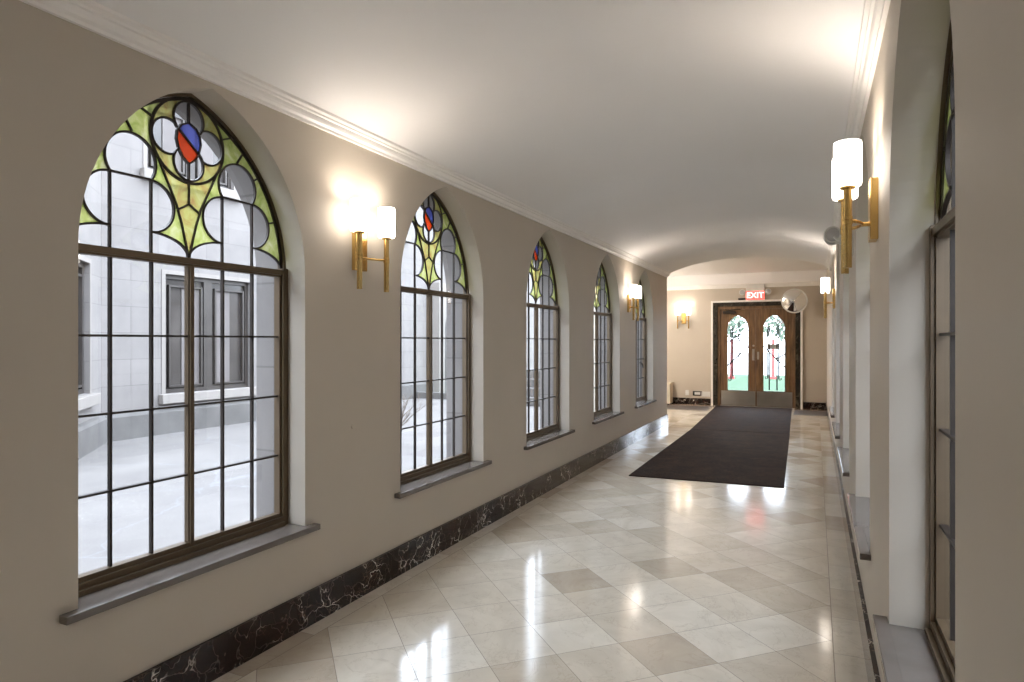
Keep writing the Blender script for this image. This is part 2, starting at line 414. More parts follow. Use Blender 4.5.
bm = bmesh.new(); arch_slab(bm, Y0, YE, 0, 2.9, opens_r, lambda u, z, d: (XR + d, u, z), 0, IN); struct('wall_right', bm, M['paint'])
bm = bmesh.new(); arch_slab(bm, Y0, YE + 0.3, -0.15, 3.1, opens_r, lambda u, z, d: (XR + d, u, z), IN, OUT); struct('wall_right_outer', bm, M['stone'])
bm = bmesh.new(); box(bm, XL - OUT, XR + OUT, Y0 - 0.2, Y0, -0.1, 2.95); struct('wall_back', bm, M['paint'])
# vestibule walls
bm = bmesh.new(); box(bm, XV - 0.2, XV, YV - 0.2, YE, 0, 2.9); struct('wall_vestibule_left', bm, M['paint'])
bm = bmesh.new(); box(bm, XV, XL - OUT, YV - 0.2, YV, 0, 2.9); struct('wall_vestibule_near', bm, M['paint'])
# end wall with the square door opening
DX0, DX1, DZ = -2.00, -0.27, 2.215
bm = bmesh.new()
box(bm, XV - 0.2, DX0, YE, YE + 0.3, 0, 2.9); box(bm, DX1, XR + IN, YE, YE + 0.3, 0, 2.9); box(bm, DX0, DX1, YE, YE + 0.3, DZ, 2.9)
struct('wall_end', bm, M['paint'])
# vaulted ceiling
bm = bmesh.new()
zs = 2.497; rise = 0.222; xc = (XL + XR) / 2; hwv = (XR - XL) / 2
sec = []
for i in range(41):
    a = math.pi * i / 40; u = -math.cos(a)
    sec.append((xc + u * hwv, zs + rise * (1 - abs(u) ** 2.35) ** 0.9))
poly = sec + [(XR, 2.95), (XL, 2.95)]
prism(bm, poly, lambda a, b, d: (a, d, b), Y0, YV)
struct('ceiling', bm, M['ceil'], smooth=True)
bm = bmesh.new(); box(bm, XV - 0.2, XR + 0.05, YV, YE + 0.3, 2.83, 2.95); box(bm, XV - 0.2, XL - 0.001, YV - 0.2, YV - 0.0005, 2.9, 2.95); struct('ceiling_vestibule', bm, M['ceil'])
# upper (white) part of the end wall above the crown moulding
bm = bmesh.new(); box(bm, XV, XR, YE - 0.012, YE - 0.0005, 2.58, 2.829); struct('trim_6', bm, M['ceil'])

# crown mouldings: stepped profile (out from wall, height)
crown = [(0, 0), (0.016, 0), (0.018, 0.012), (0.030, 0.020), (0.034, 0.030), (0.036, 0.044), (0.046, 0.047), (0.048, 0.056), (0.062, 0.062), (0.064, 0.075), (0, 0.075)]
zc = 2.452
bm = bmesh.new(); prism(bm, [(a, b + zc) for a, b in crown], lambda a, b, d: (XL + a, d, b), Y0, YV); struct('trim_1', bm, M['trim'])
bm = bmesh.new(); prism(bm, [(a, b + zc) for a, b in crown], lambda a, b, d: (XR - a, d, b), Y0, YV); struct('trim_2', bm, M['trim'])
bm = bmesh.new(); prism(bm, [(a, b * 1.25 + 2.515) for a, b in crown], lambda a, b, d: (d, YE - 0.0005 - a, b), XV, XR); struct('trim_3', bm, M['trim'])

# dark marble baseboards
def skirt(name, boxes):
    bm = bmesh.new()
    for b in boxes: box(bm, *b)
    struct(name, bm, M['marble'])
BH = 0.168
skirt('baseboard_left', [(XL, XL + 0.018, Y0, YV, 0, BH)])
skirt('baseboard_right', [(XR - 0.018, XR, Y0, YE - 0.02, 0, BH)])
skirt('baseboard_end', [(XV, DX0 - 0.05, YE - 0.02, YE - 0.0005, 0, 0.14), (DX1 + 0.05, XR - 0.019, YE - 0.02, YE - 0.0005, 0, 0.14)])
# stone bands in the vestibule floor on both sides of the mat
bm = bmesh.new(); box(bm, XV, -1.97, 14.30, YE - 0.021, 0.0, 0.002); box(bm, -0.38, XR - 0.019, 14.30, YE - 0.021, 0, 0.002); struct('trim_4', bm, M['pink_stone'])
bm = bmesh.new(); box(bm, XV, -1.95, 13.35, 14.28, 0.0, 0.003); box(bm, -0.37, XR - 0.019, 13.35, 14.28, 0, 0.003); struct('trim_5', bm, M['greystone'])

# ---------------------------------------------------------------- the stained glass windows
# local frame: x = depth from the wall face into the wall, y = along the wall (0 = centre), z = world height
GD = 0.135                       # depth of the leaded glass
PHW, PSP, PAP = 0.522, 1.735, 2.408
def fl(u, z, d): return (d, u, z)
def arc(cx, cz, r, a0, a1, n=20, rz=None):
    rz = rz or r
    return [(cx + r * math.cos(math.radians(a0 + (a1 - a0) * i / n)), cz + rz * math.sin(math.radians(a0 + (a1 - a0) * i / n))) for i in range(n + 1)]
SH = [(0.0, 2.308), (0.036, 2.290), (0.054, 2.262), (0.058, 2.228), (0.047, 2.186), (0.026, 2.155), (0, 2.136)]
SHIELD = SH + [(-x, z) for x, z in reversed(SH[1:-1])]
LONG = [(-0.138, 2.120), (-0.128, 2.098), (-0.098, 2.035), (-0.060, 1.957), (-0.035, 1.88), (-0.015, 1.80), (-0.002, 1.742)]
def inpoly(x, z, P):
    c = False; j = len(P) - 1
    for i in range(len(P)):
        if (P[i][1] > z) != (P[j][1] > z) and x < (P[j][0] - P[i][0]) * (z - P[i][1]) / (P[j][1] - P[i][1]) + P[i][0]: c = not c
        j = i
    return c
RING = (0.0, 2.229, 0.174)
PET = [(0, 2.322, 0.072), (-0.098, 2.226, 0.072), (0.098, 2.226, 0.072), (0, 2.136, 0.072)]
V1, V2 = 0.171, 0.338
TOPL = (0.2545, 2.090, 0.104)
def classify(u, z):
    a = abs(u)
    if (u - RING[0]) ** 2 + (z - RING[1]) ** 2 < RING[2] ** 2:
        if inpoly(u, z, SHIELD):
            return 'red' if (z - 2.273) < (0.05 - u) * (2.186 - 2.273) / 0.098 else 'blue'
        for cx, cz, r in PET:
            if (u - cx) ** 2 + (z - cz) ** 2 < r * r: return 'clear'
        return 'amber'
    if (a - TOPL[0]) ** 2 + (z - TOPL[1]) ** 2 < TOPL[2] ** 2: return 'clear'
    if V1 <= a <= V2 and z < 2.03: return 'clear'
    if a > V2 and (a - V2) ** 2 + (z - 1.926) ** 2 < 0.102 ** 2: return 'clear'
    if a < V1 and (a - V1) ** 2 + (z - 1.926) ** 2 < 0.102 ** 2: return 'clear'
    if a < V1 and z < 1.738 + 0.086 * math.sqrt(max(0, 1 - ((V1 - a) / V1) ** 2)): return 'clear'
    if a > V2 and z < 1.738 + 0.088 * math.sqrt(max(0, 1 - ((a - V2) / 0.184) ** 2)): return 'clear'
    xl = None
    for (x0, z0), (x1, z1) in zip(LONG, LONG[1:]):
        if z1 <= z <= z0: xl = abs(x0 + (x1 - x0) * (z - z0) / (z1 - z0))
    if z < 2.12 and (xl is None or a < xl): return 'amber'
    return 'green'
def in_arch(z):
    """half width of the tracery light at height z"""
    r = PAP - PSP; R = (r * r + PHW * PHW) / (2 * PHW); cx = R - PHW
    return max(0, math.sqrt(max(0, R * R - (z - PSP) ** 2)) - cx) if z > PSP else PHW
def build_window():
    root = empty('window_1', kind='structure')
    # glass: rows of narrow strips, grouped by colour
    bms = {k: bmesh.new() for k in ('clear', 'amber', 'green', 'red', 'blue')}
    dz, du = 0.004, 0.004; z = 1.730
    while z < PAP:
        zm = z + dz / 2; hw = in_arch(zm) + 0.004
        n = max(1, int(round(2 * hw / du))); s = -hw; cur = None
        for i in range(n + 1):
            u = -hw + 2 * hw * (i + 0.5) / n
            k = classify(u, zm) if i < n else None
            if k != cur:
                if cur is not None:
                    e = -hw + 2 * hw * i / n; b = bms[cur]
                    b.faces.new([b.verts.new(fl(a, q, GD + 0.006)) for a, q in ((s, z), (e, z), (e, z + dz), (s, z + dz))])
                    s = e
                cur = k
        z += dz
    b = bms['clear']    # the lower lights
    for s in (-1, 1):
        b.faces.new([b.verts.new(fl(a, q, GD + 0.006)) for a, q in ((s * 0.01, 0.53), (s * 0.505, 0.53), (s * 0.505, 1.705), (s * 0.01, 1.705))])
    for k, nm, mt in (('clear', 'clear_glass', 'glass'), ('amber', 'olive_glass', 'amber'), ('green', 'green_glass', 'green'), ('red', 'red_glass', 'red'), ('blue', 'blue_glass', 'blue')):
        bmesh.ops.remove_doubles(bms[k], verts=bms[k].verts, dist=1e-5)
        o = obj(nm, bms[k], M[mt], root); o['label'] = {'clear': 'clear leaded glass', 'amber': 'olive and amber glass around the rosette', 'green': 'green streaky glass along the arch', 'red': 'orange red glass half of the rosette heart', 'blue': 'blue glass half of the rosette heart'}[k]
    # lead cames of the tracery
    bm = bmesh.new(); w = 0.008; D0, D1 = GD, GD + 0.012
    bar = lambda pts, closed=False, ww=w: bar2d(bm, pts, ww, fl, D0, D1, closed)
    bar([(x, z) for x, z in arch_pts(PHW - 0.003, PSP, PAP)], ww=0.014)
    bar(arc(RING[0], RING[1], RING[2], 0, 354, 60), True, 0.011)
    def clipped(pts, bad):
        run = []
        for p in pts:
            if bad(p):
                if len(run) > 1: bar(run)
                run = []
            else: run.append(p)
        if len(run) > 1: bar(run)
    for i, (cx, cz, r) in enumerate(PET):
        def bad(p, i=i):
            if inpoly(p[0], p[1], SHIELD): return True
            for j, (x, z_, r2) in enumerate(PET):
                if j != i and (p[0] - x) ** 2 + (p[1] - z_) ** 2 < (r2 - 0.002) ** 2 and j in (0, 3): return True
            return False
        clipped(arc(cx, cz, r, 90, 450, 60), bad)
    bar(SHIELD, True); bar([(0.052, 2.273), (-0.049, 2.186)])
    bar([(0, 2.396), (0, 2.308)]); bar([(0, 2.136), (0, 2.060)])
    for s in (-1, 1):
        m = lambda P: [(s * x, z) for x, z in P]
        cx, cz, r = TOPL
        a0 = math.degrees(math.atan2(2.028 - cz, V2 - cx)); a1 = 180 - a0
        bar(m(arc(cx, cz, r, a0 + 2, 360 + 180 - a0 - 362 + 0 if False else a1 - 2, 28)))
        bar(m([(V1, 2.030), (V2, 2.028)]))
        bar(m([(V1, 1.735), (V1, 2.030)])); bar(m([(V2, 1.735), (V2, 2.028)]))
        bar(m(arc(V2, 1.926, 0.102, 90, -90, 22))); bar(m(arc(V1, 1.926, 0.102, 90, 270, 22)))
        bar(m(arc(V1, 1.738, V1, 90, 180, 16, 0.086))); bar(m(arc(V2, 1.738, 0.184, 90, 0, 16, 0.088)))
        bar(m(LONG)); bar(m([(0.0, 1.967), (0.028, 1.948), (0.050, 1.936)]))
        for P in ([(0.168, 2.284), (0.240, 2.314)], [(0.252, 2.200), (0.292, 2.264)], [(0.345, 2.140), (0.384, 2.166)], [(0.440, 1.957), (0.505, 1.974)]): bar(m(P))
    bar([(0, 2.056), (0, 1.967)])
    obj('lead_came', bm, M['lead'], root)
    # muntins of the casements
    bm = bmesh.new(); lw = 0.0085
    for s in (-1, 1):
        for v in (V1, V2): bar2d(bm, [(s * v, 0.53), (s * v, 1.71)], lw, fl, GD - 0.004, GD + 0.012)
        for z in (0.83, 1.12, 1.41): bar2d(bm, [(s * 0.012, z), (s * 0.508, z)], lw, fl, GD - 0.006, GD + 0.014)
    obj('muntin', bm, M['lead'], root)
    # steel casement frame
    bm = bmesh.new(); Z0 = 0.49
    for s in (-1, 1):
        a, b2 = sorted((s * 0.505, s * 0.5375)); box(bm, 0.108, 0.16, a, b2, Z0, 1.745)
        a, b2 = sorted((s * 0.492, s * 0.506)); box(bm, 0.120, 0.155, a, b2, 0.545, 1.708)
    box(bm, 0.108, 0.16, -0.505, 0.505, Z0, 0.530); box(bm, 0.120, 0.155, -0.505, 0.505, 0.530, 0.548)
    box(bm, 0.092, 0.16, -0.505, 0.505, Z0, 0.508)
    box(bm, 0.112, 0.16, -0.505, 0.505, 1.712, 1.737); box(bm, 0.122, 0.155, -0.5, 0.5, 1.703, 1.7125)
    obj('window_frame', bm, M['bronze'], root)
    bm = bmesh.new(); box(bm, 0.116, 0.155, -0.0085, 0.0085, 0.53, 1.703); box(bm, 0.126, 0.150, -0.0125, 0.0125, 0.53, 1.703)
    obj('mullion', bm, M['bronze'], root)
    bm = bmesh.new(); bar2d(bm, arch_pts(HW - 0.006, SPR + 0.03, APX - 0.007), 0.014, fl, GD - 0.012, GD + 0.03); obj('arch_frame', bm, M['bronze'], root)
    # sill slab
    bm = bmesh.new(); box(bm, -0.042, 0.0, -0.60, 0.60, 0.462, 0.49, 0.003); box(bm, -0.004, 0.165, -HW + 0.0005, HW - 0.0005, 0.4605, 0.4895)
    obj('window_sill', bm, M['sill'], root)
    return root
w0 = build_window()
n = 0
for side, nm in ((-1, 'left'), (1, 'right')):
    for k in KL:
        n += 1
        r = w0 if n == 1 else copy_tree(w0)
        r.name = 'window_%d' % n
        if side < 0: r.location = (XL, WC + k * PITCH, 0); r.rotation_euler = (0, 0, math.pi)
        else: r.location = (XR, WC + RS + k * PITCH, 0); r.rotation_euler = (0, 0, 0)
        order = ['behind the camera', 'nearest', 'second', 'third', 'fourth', 'farthest'][k + 1]
        r['label'] = '%s pointed stained glass window of the %s wall' % (order, nm)

# casement latch on the farthest left window
bm = bmesh.new(); tube(bm, [(XL - 0.085, WC + 4 * PITCH + 0.03, 1.07), (XL - 0.06, WC + 4 * PITCH + 0.03, 1.07), (XL - 0.05, WC + 4 * PITCH + 0.05, 1.05), (XL - 0.05, WC + 4 * PITCH + 0.09, 1.0)], 0.009, 8)
lt = obj('window_latch', bm, M['iron']); lt.parent = bpy.data.objects['window_6']; lt.matrix_parent_inverse = (Matrix.Translation((XL, WC + 4 * PITCH, 0)) @ Matrix.Rotation(math.pi, 4, 'Z')).inverted()

# ---------------------------------------------------------------- brass wall sconces
def build_sconce():
    root = empty('wall_sconce')
    bm = bmesh.new(); box(bm, 0.0, 0.028, -0.050, 0.050, -0.115, 0.115, 0.003); pl = obj('backplate', bm, M['brass'], root)
    for z in (-0.05, 0.06):
        bm = bmesh.new(); lathe(bm, [(0.0, 0.0315), (0.003, 0.031), (0.0045, 0.028), (0.0045, 0.027)], 12, (0, 0, z), 'x'); obj('screw', bm, M['brass'], pl, smooth=True)
    bm = bmesh.new()
    pts = [(0.052 + 0.053 * (y / 0.117) ** 2, y, -0.05) for y in [(-0.117 + 0.234 * i / 16) for i in range(17)]]
    tube(bm, pts, 0.0065, 10); tube(bm, [(0.027, 0, -0.05), (0.054, 0, -0.05)], 0.009, 12)
    obj('arm', bm, M['brass'], root, smooth=True)
    for y in (-0.117, 0.117):
        bm = bmesh.new(); lathe(bm, [(0, -0.225), (0.0135, -0.225), (0.0145, -0.222), (0.0145, 0.066), (0, 0.066)], 24, (0.105, y, 0)); st = obj('stem', bm, M['brass'], root, smooth=True)
        bm = bmesh.new(); lathe(bm, [(0.0148, -0.066), (0.0168, -0.065), (0.0168, -0.052), (0.0148, -0.051)], 24, (0.105, y, 0))
        lathe(bm, [(0.0148, -0.049), (0.0168, -0.048), (0.0168, -0.036), (0.0148, -0.035)], 24, (0.105, y, 0)); obj('collar', bm, M['brass'], st, smooth=True)
        bm = bmesh.new(); lathe(bm, [(0, 0.0662), (0.026, 0.0662), (0.027, 0.069), (0.027, 0.0735), (0, 0.0735)], 28, (0.105, y, 0)); obj('shade_holder', bm, M['brass'], st, smooth=True)
        bm = bmesh.new(); lathe(bm, [(0, 0.074), (0.040, 0.074), (0.0455, 0.078), (0.047, 0.085), (0.047, 0.232), (0.046, 0.237), (0.044, 0.238), (0.042, 0.236), (0.042, 0.082), (0, 0.080)], 32, (0.105, y, 0))
        obj('lamp_shade', bm, M['shade'], root, smooth=True)
        ld = bpy.data.lights.new('bulb', 'POINT'); ld.energy = LAMP_W; ld.color = WARM; ld.shadow_soft_size = 0.025
        lo = bpy.data.objects.new('bulb', ld); COL.objects.link(lo); lo.parent = root; lo.location = (0.105, y, 0.205)
    return root
sc = build_sconce(); SZ = 1.885
LF = 0.0; HALF = (WC + PITCH / 2)
spots = [((XL, HALF, SZ), 0, 'brass two-light wall sconce between the first and second left windows'),
         ((XL, HALF + 3 * PITCH, SZ), 0, 'small distant brass sconce between the last two left windows'),
         ((XR, HALF - 0.03, SZ), math.pi, 'large near brass sconce on the right wall, opal shades seen in line'),
         ((XR, HALF + 3 * PITCH, SZ), math.pi, 'distant brass sconce on the right wall beside the round mirror'),
         ((-2.62, YE, SZ), -math.pi / 2, 'brass sconce on the end wall left of the wooden doors'),
         ((XL, HALF - 3 * PITCH, SZ), 0, 'unseen brass sconce added on the left wall behind the viewpoint for extra light'),  # out of view, added at the sconce spacing to light the near right wall
         ((XR, HALF - 3 * PITCH, SZ), math.pi, 'unseen brass sconce added on the right wall behind the viewpoint for extra light')]  # also out of view, added at that spacing to lift both near walls
for i, (loc, rz, lab) in enumerate(spots):
    r = sc if i == 0 else copy_tree(sc)
    r.location = loc; r.rotation_euler = (0, 0, rz)
    tag(r, lab, 'wall lamp', 'brass two-light wall sconces')

# unseen bowl lamp added around the vestibule corner to brighten its ceiling and walls
cl = empty('fill_lamp', (-3.35, 12.5, 2.83), label='opal bowl fill lamp in the left arm of the vestibule, unseen, added to brighten it', cat='fill lamp')
bm = bmesh.new(); lathe(bm, [(0, -0.02), (0.06, -0.02), (0.06, -0.001), (0, -0.001)], 36); tube(bm, [(0, 0, -0.02), (0, 0, -0.30)], 0.01, 10); obj('stem', bm, M['brass'], cl, smooth=True)
bm = bmesh.new(); lathe(bm, [(0.20, -0.26), (0.19, -0.31), (0.14, -0.36), (0.07, -0.385), (0, -0.39)], 36); obj('lamp_shade', bm, M['fill_shade'], cl, smooth=True)

# ---------------------------------------------------------------- emergency light on the right wall
er = empty('emergency_light', (XR, 4.66, 2.02), math.pi, label='white emergency light with round lamp heads behind the near right sconce', cat='emergency light')
bm = bmesh.new(); box(bm, 0, 0.055, -0.13, 0.13, -0.10, 0.03, 0.006); obj('housing', bm, M['white'], er)
for y in (-0.06, 0.07):
    bm = bmesh.new(); lathe(bm, [(0.0, -0.045), (0.030, -0.042), (0.046, -0.020), (0.052, 0.0), (0.052, 0.012), (0.046, 0.012), (0.044, 0.004), (0.0, 0.002)], 28, (0, 0, 0), 'y')
    bmesh.ops.rotate(bm, verts=bm.verts, cent=(0, 0, 0), matrix=Matrix.Rotation(math.radians(25), 3, 'Z') @ Matrix.Rotation(math.radians(-12), 3, 'X'))
    bmesh.ops.translate(bm, verts=bm.verts, vec=(0.115, y, 0.045)); hd = obj('lamp_head', bm, M['white'], er, smooth=True)
    bm = bmesh.new(); lathe(bm, [(0.0, 0.011), (0.022, 0.0105), (0.043, 0.006)], 28, (0, 0, 0), 'y')
    bmesh.ops.rotate(bm, verts=bm.verts, cent=(0, 0, 0), matrix=Matrix.Rotation(math.radians(25), 3, 'Z') @ Matrix.Rotation(math.radians(-12), 3, 'X'))
    bmesh.ops.translate(bm, verts=bm.verts, vec=(0.115, y, 0.045)); obj('lens', bm, M['lens'], hd, smooth=True)
    bm = bmesh.new(); tube(bm, [(0.05, y, 0.0), (0.085, y, 0.01), (0.108, y, 0.03)], 0.008, 8); obj('bracket', bm, M['white'], er, smooth=True)

# ---------------------------------------------------------------- entrance doors at the end
FY = YE - 0.03
bm = bmesh.new(); t0 = 0.04
box(bm, DX0 - t0, DX0, FY - 0.012, YE, 0, DZ + t0); box(bm, DX1, DX1 + t0, FY - 0.012, YE, 0, DZ + t0); box(bm, DX0, DX1, FY - 0.012, YE, DZ, DZ + t0)
struct('trim_7', bm, M['trim'])
bm = bmesh.new(); mw = 0.095
box(bm, DX0, DX0 + mw, FY, YE + 0.1, 0, DZ, 0.004); box(bm, DX1 - mw, DX1, FY, YE + 0.1, 0, DZ, 0.004); box(bm, DX0 + mw, DX1 - mw, FY, YE + 0.1, DZ - 0.085, DZ, 0.004)
struct('trim_8', bm, M['door_marble'])
bm = bmesh.new(); ww = 0.05; ax0, ax1, az = DX0 + mw, DX1 - mw, DZ - 0.085
box(bm, ax0, ax0 + ww, YE + 0.005, YE + 0.12, 0, az, 0.004); box(bm, ax1 - ww, ax1, YE + 0.005, YE + 0.12, 0, az, 0.004); box(bm, ax0 + ww, ax1 - ww, YE + 0.005, YE + 0.12, az - 0.06, az, 0.004)
struct('trim_9', bm, M['wood'])
lx0, lx1, lz = ax0 + ww, ax1 - ww, az - 0.06
mid = (lx0 + lx1) / 2; DY = YE + 0.035
def scroll(bm, x, z, s, r=0.035, up=1):
    P = []
    for i in range(22):
        a = i / 21 * math.pi * 1.5; q = r * (1 - 0.5 * i / 21)
        P.append((x + s * (r - q * math.cos(a)), DY + 0.02, z - up * q * math.sin(a)))
    tube(bm, P, 0.008, 6)
for idx, (a, b) in enumerate(((lx0 + 0.001, mid - 0.001), (mid + 0.001, lx1 - 0.001))):
    c = (a + b) / 2; gh = 0.215
    root = empty('door_%d' % (idx + 1), (0, 0, 0), kind='structure', label=('left' if idx == 0 else 'right') + ' leaf of the oak entrance doors with a pointed glass light')
    bm = bmesh.new(); arch_slab(bm, a, b, 0.0105, lz - 0.001, [(c, gh, 0.335, 1.66, 1.945)], lambda u, z, d: (u, DY + d, z), 0, 0.045)
    obj('door_leaf', bm, M['wood'], root)
    bm = bmesh.new(); L = [(c - gh, 0.335)] + [(c + u, z) for u, z in arch_pts(gh, 1.66, 1.945)] + [(c + gh, 0.335)]
    bar2d(bm, L, 0.02, lambda u, z, d: (u, d, z), DY - 0.008, DY + 0.0, True); obj('glass_bead', bm, M['wood'], root)
    bm = bmesh.new(); bm.faces.new([bm.verts.new((x, DY + 0.03, z)) for x, z in L]); obj('door_glass', bm, M['glass'], root)
    bm = bmesh.new(); box(bm, a + 0.02, b - 0.008, DY - 0.004, DY - 0.0003, 0.02, 0.325, 0.001); obj('kick_plate', bm, M['steel'], root)
    # wrought iron grille: upright bars ending in scrolls, crossed by diagonals
    bm = bmesh.new(); gy = DY + 0.018; R = 0.015
    xs = (-0.14, -0.105, 0.02) if idx == 0 else (-0.125, -0.095, 0.055, 0.09)
    for j, dx in enumerate(xs):
        lo = (0.56, 0.62, 0.85, 0.50)[j] if idx == 0 else (0.62, 0.36, 0.36, 0.60)[j]
        top = 1.82 - abs(dx) * 1.1
        tube(bm, [(c + dx, gy, lo), (c + dx, gy, top)], R, 6)
        if lo > 0.4: scroll(bm, c + dx, lo, -1 if dx < 0 else 1, 0.03)
    if idx == 0: D = [((-0.21, 1.36), (0.19, 1.62)), ((-0.06, 1.50), (0.19, 1.27)), ((-0.21, 0.86), (0.20, 1.27))]
    else: D = [((-0.21, 1.28), (0.21, 0.84)), ((0.02, 1.00), (0.21, 1.12))]
    for p, q in D: tube(bm, [(c + p[0], gy, p[1]), (c + q[0], gy, q[1])], R, 6)
    obj('iron_grille', bm, M['iron'], root, smooth=True)
    bm = bmesh.new(); hx = b - 0.045 if idx == 0 else a + 0.045
    if idx == 0:
        box(bm, hx - 0.022, hx + 0.022, DY - 0.008, DY - 0.0003, 0.98, 1.22, 0.003); pl = obj('handle_plate', bm, M['steel'], root)
        bm = bmesh.new(); tube(bm, [(hx, DY - 0.008, 1.19), (hx, DY - 0.05, 1.17), (hx, DY - 0.05, 1.03), (hx, DY - 0.008, 1.01)], 0.009, 10); obj('door_handle', bm, M['steel'], pl, smooth=True)
        bm = bmesh.new(); lathe(bm, [(0, -0.02), (0.017, -0.018), (0.02, 0)], 18, (hx, DY - 0.0003, 1.29), 'y'); obj('lock', bm, M['steel'], root, smooth=True)
        bm = bmesh.new(); box(bm, a + 0.06, a + 0.32, DY - 0.06, DY - 0.0003, 1.975, 2.03, 0.006); cl = obj('door_closer', bm, M['lead'], root)
        bm = bmesh.new(); tube(bm, [(a + 0.12, DY - 0.035, 2.032), (a + 0.30, DY - 0.16, 2.05), (a + 0.42, DY - 0.06, 2.065)], 0.008, 8); obj('closer_arm', bm, M['lead'], cl)
    else:
        box(bm, hx - 0.02, hx + 0.02, DY - 0.006, DY - 0.0003, 1.0, 1.16, 0.003); obj('push_plate', bm, M['steel'], root)
bm = bmesh.new(); box(bm, lx0, lx1, YE - 0.02, YE + 0.14, 0.0005, 0.0095, 0.001); struct('trim_10', bm, M['steel'])
# paper notice on the right glass
nr = empty('door_notice', (-0.79, DY + 0.012, 1.27), label='small white printed notice fixed inside the right door glass', cat='notice')
bm = bmesh.new(); box(bm, -0.115, 0.115, -0.002, 0.002, -0.055, 0.055); obj('sheet', bm, M['white'], nr)
bm = bmesh.new()
for j, (wd, z) in enumerate(((0.09, 0.034), (0.10, 0.012), (0.085, -0.010), (0.095, -0.033))): box(bm, -wd, wd, -0.0032, -0.0021, z - 0.003, z + 0.003)
obj('printed_line', bm, M['black'], nr)

# exit sign with twin lamp heads
er = empty('exit_sign', (-1.14, YE - 0.001, 2.33), label='white EXIT sign with glowing red face and two lamp heads above the doors', cat='exit sign')
bm = bmesh.new(); box(bm, -0.185, 0.185, -0.075, 0, -0.075, 0.255, 0.006); obj('housing', bm, M['white'], er)
bm = bmesh.new(); box(bm, -0.178, 0.178, -0.079, -0.0752, -0.070, 0.105, 0.001); fc = obj('sign_face', bm, M['exit_red'], er)
fcv = bpy.data.curves.new('exit_lettering', 'FONT'); fcv.body = 'EXIT'; fcv.size = 0.165; fcv.align_x = 'CENTER'; fcv.align_y = 'CENTER'; fcv.extrude = 0.0015; fcv.offset = 0.003
fcv.materials.append(M['exit_letter']); tmp = bpy.data.objects.new('tmp_text', fcv); COL.objects.link(tmp); bpy.context.view_layer.update()
me_ = bpy.data.meshes.new_from_object(tmp.evaluated_get(bpy.context.evaluated_depsgraph_get())); bpy.data.objects.remove(tmp)
fo = bpy.data.objects.new('exit_lettering', me_); COL.objects.link(fo); fo.parent = fc; fo.location = (0, -0.0815, 0.017); fo.rotation_euler = (math.pi / 2, 0, 0)
for s in (-1, 1):
    bm = bmesh.new(); lathe(bm, [(0.0, 0.05), (0.035, 0.045), (0.058, 0.02), (0.062, 0.0), (0.062, -0.015), (0.054, -0.015), (0.0, -0.006)], 24, (s * 0.255, -0.075, 0.09), 'y'); hd = obj('lamp_head', bm, M['white'], er, smooth=True)
    bm = bmesh.new(); lathe(bm, [(0.0, -0.022), (0.03, -0.020), (0.052, -0.0155)], 24, (s * 0.255, -0.075, 0.09), 'y'); obj('lens', bm, M['lens'], hd, smooth=True)
    bm = bmesh.new(); tube(bm, [(s * 0.18, -0.05, 0.07), (s * 0.22, -0.055, 0.08)], 0.012, 8); obj('bracket', bm, M['white'], er)
bm = bmesh.new(); box(bm, -1.48, -1.33, YE - 0.04, YE - 0.001, 2.262, 2.30, 0.004); tag(obj('alarm_contact', bm, M['black']), 'small black box on the wall above the door frame left of the exit sign', 'sensor')

# convex mirror
mr = empty('convex_mirror', (-0.375, 14.22, 2.195), label='round convex safety mirror in front of the top right door corner', cat='mirror')
bm = bmesh.new(); Rm = 0.225; prof = [(Rm * i / 14, -0.085 + 0.075 * (i / 14) ** 2) for i in range(15)]; lathe(bm, prof, 48, (0, 0, 0), 'y'); obj('mirror_glass', bm, M['mirror'], mr, smooth=True)
bm = bmesh.new(); lathe(bm, [(Rm - 0.004, -0.016), (Rm + 0.016, -0.018), (Rm + 0.022, 0.0), (Rm + 0.008, 0.012), (0.0, 0.02)], 48, (0, 0, 0), 'y'); obj('rim', bm, M['white'], mr, smooth=True)
bm = bmesh.new(); tube(bm, [(0, 0.015, 0), (0.02, 0.10, 0.07), (0.02, 0.379, 0.12)], 0.012, 10); lathe(bm, [(0, 0.0), (0.04, 0.0), (0.04, 0.012), (0, 0.012)], 20, (0.02, 0.366, 0.12), 'y'); obj('bracket', bm, M['steel'], mr, smooth=True)
mr.rotation_euler = (math.radians(4), 0, math.radians(3))

# radiator cover, outlets
rr = empty('radiator_cover', (-3.27, 14.38, 0), label='cream enamelled radiator cover partly hidden behind the left wall corner', cat='radiator cover')
bm = bmesh.new(); box(bm, -0.42, 0.42, -0.16, 0.17, 0.03, 0.455, 0.006); obj('cabinet', bm, M['radiator'], rr)
bm = bmesh.new(); box(bm, -0.44, 0.44, -0.18, 0.18, 0.456, 0.485, 0.006); obj('top', bm, M['radiator'], rr)
for x, y in ((-0.38, -0.13), (-0.38, 0.14), (0.38, -0.13), (0.38, 0.14)):
    bm = bmesh.new(); box(bm, x - 0.02, x + 0.02, y - 0.02, y + 0.02, 0.002, 0.0295); obj('foot', bm, M['black'], rr)
bm = bmesh.new(); [box(bm, -0.34, 0.34, -0.166, -0.1605, z, z + 0.008) for z in [0.10 + 0.03 * i for i in range(10)]]; obj('grille', bm, M['steel'], rr)
def outlet(x, w, h, z, m, lab, cat, hole=None):
    r = empty(cat.replace(' ', '_'), (x, YE - 0.0006, z), label=lab, cat=cat)
    bm = bmesh.new(); box(bm, -w / 2, w / 2, -0.012, 0, -h / 2, h / 2, 0.003); obj('cover_plate', bm, M[m], r)
    if hole: bm = bmesh.new(); box(bm, -w * .3, w * .3, -0.016, -0.0121, -h * .28, h * .28, 0.002); obj('socket_face', bm, M[hole], r)
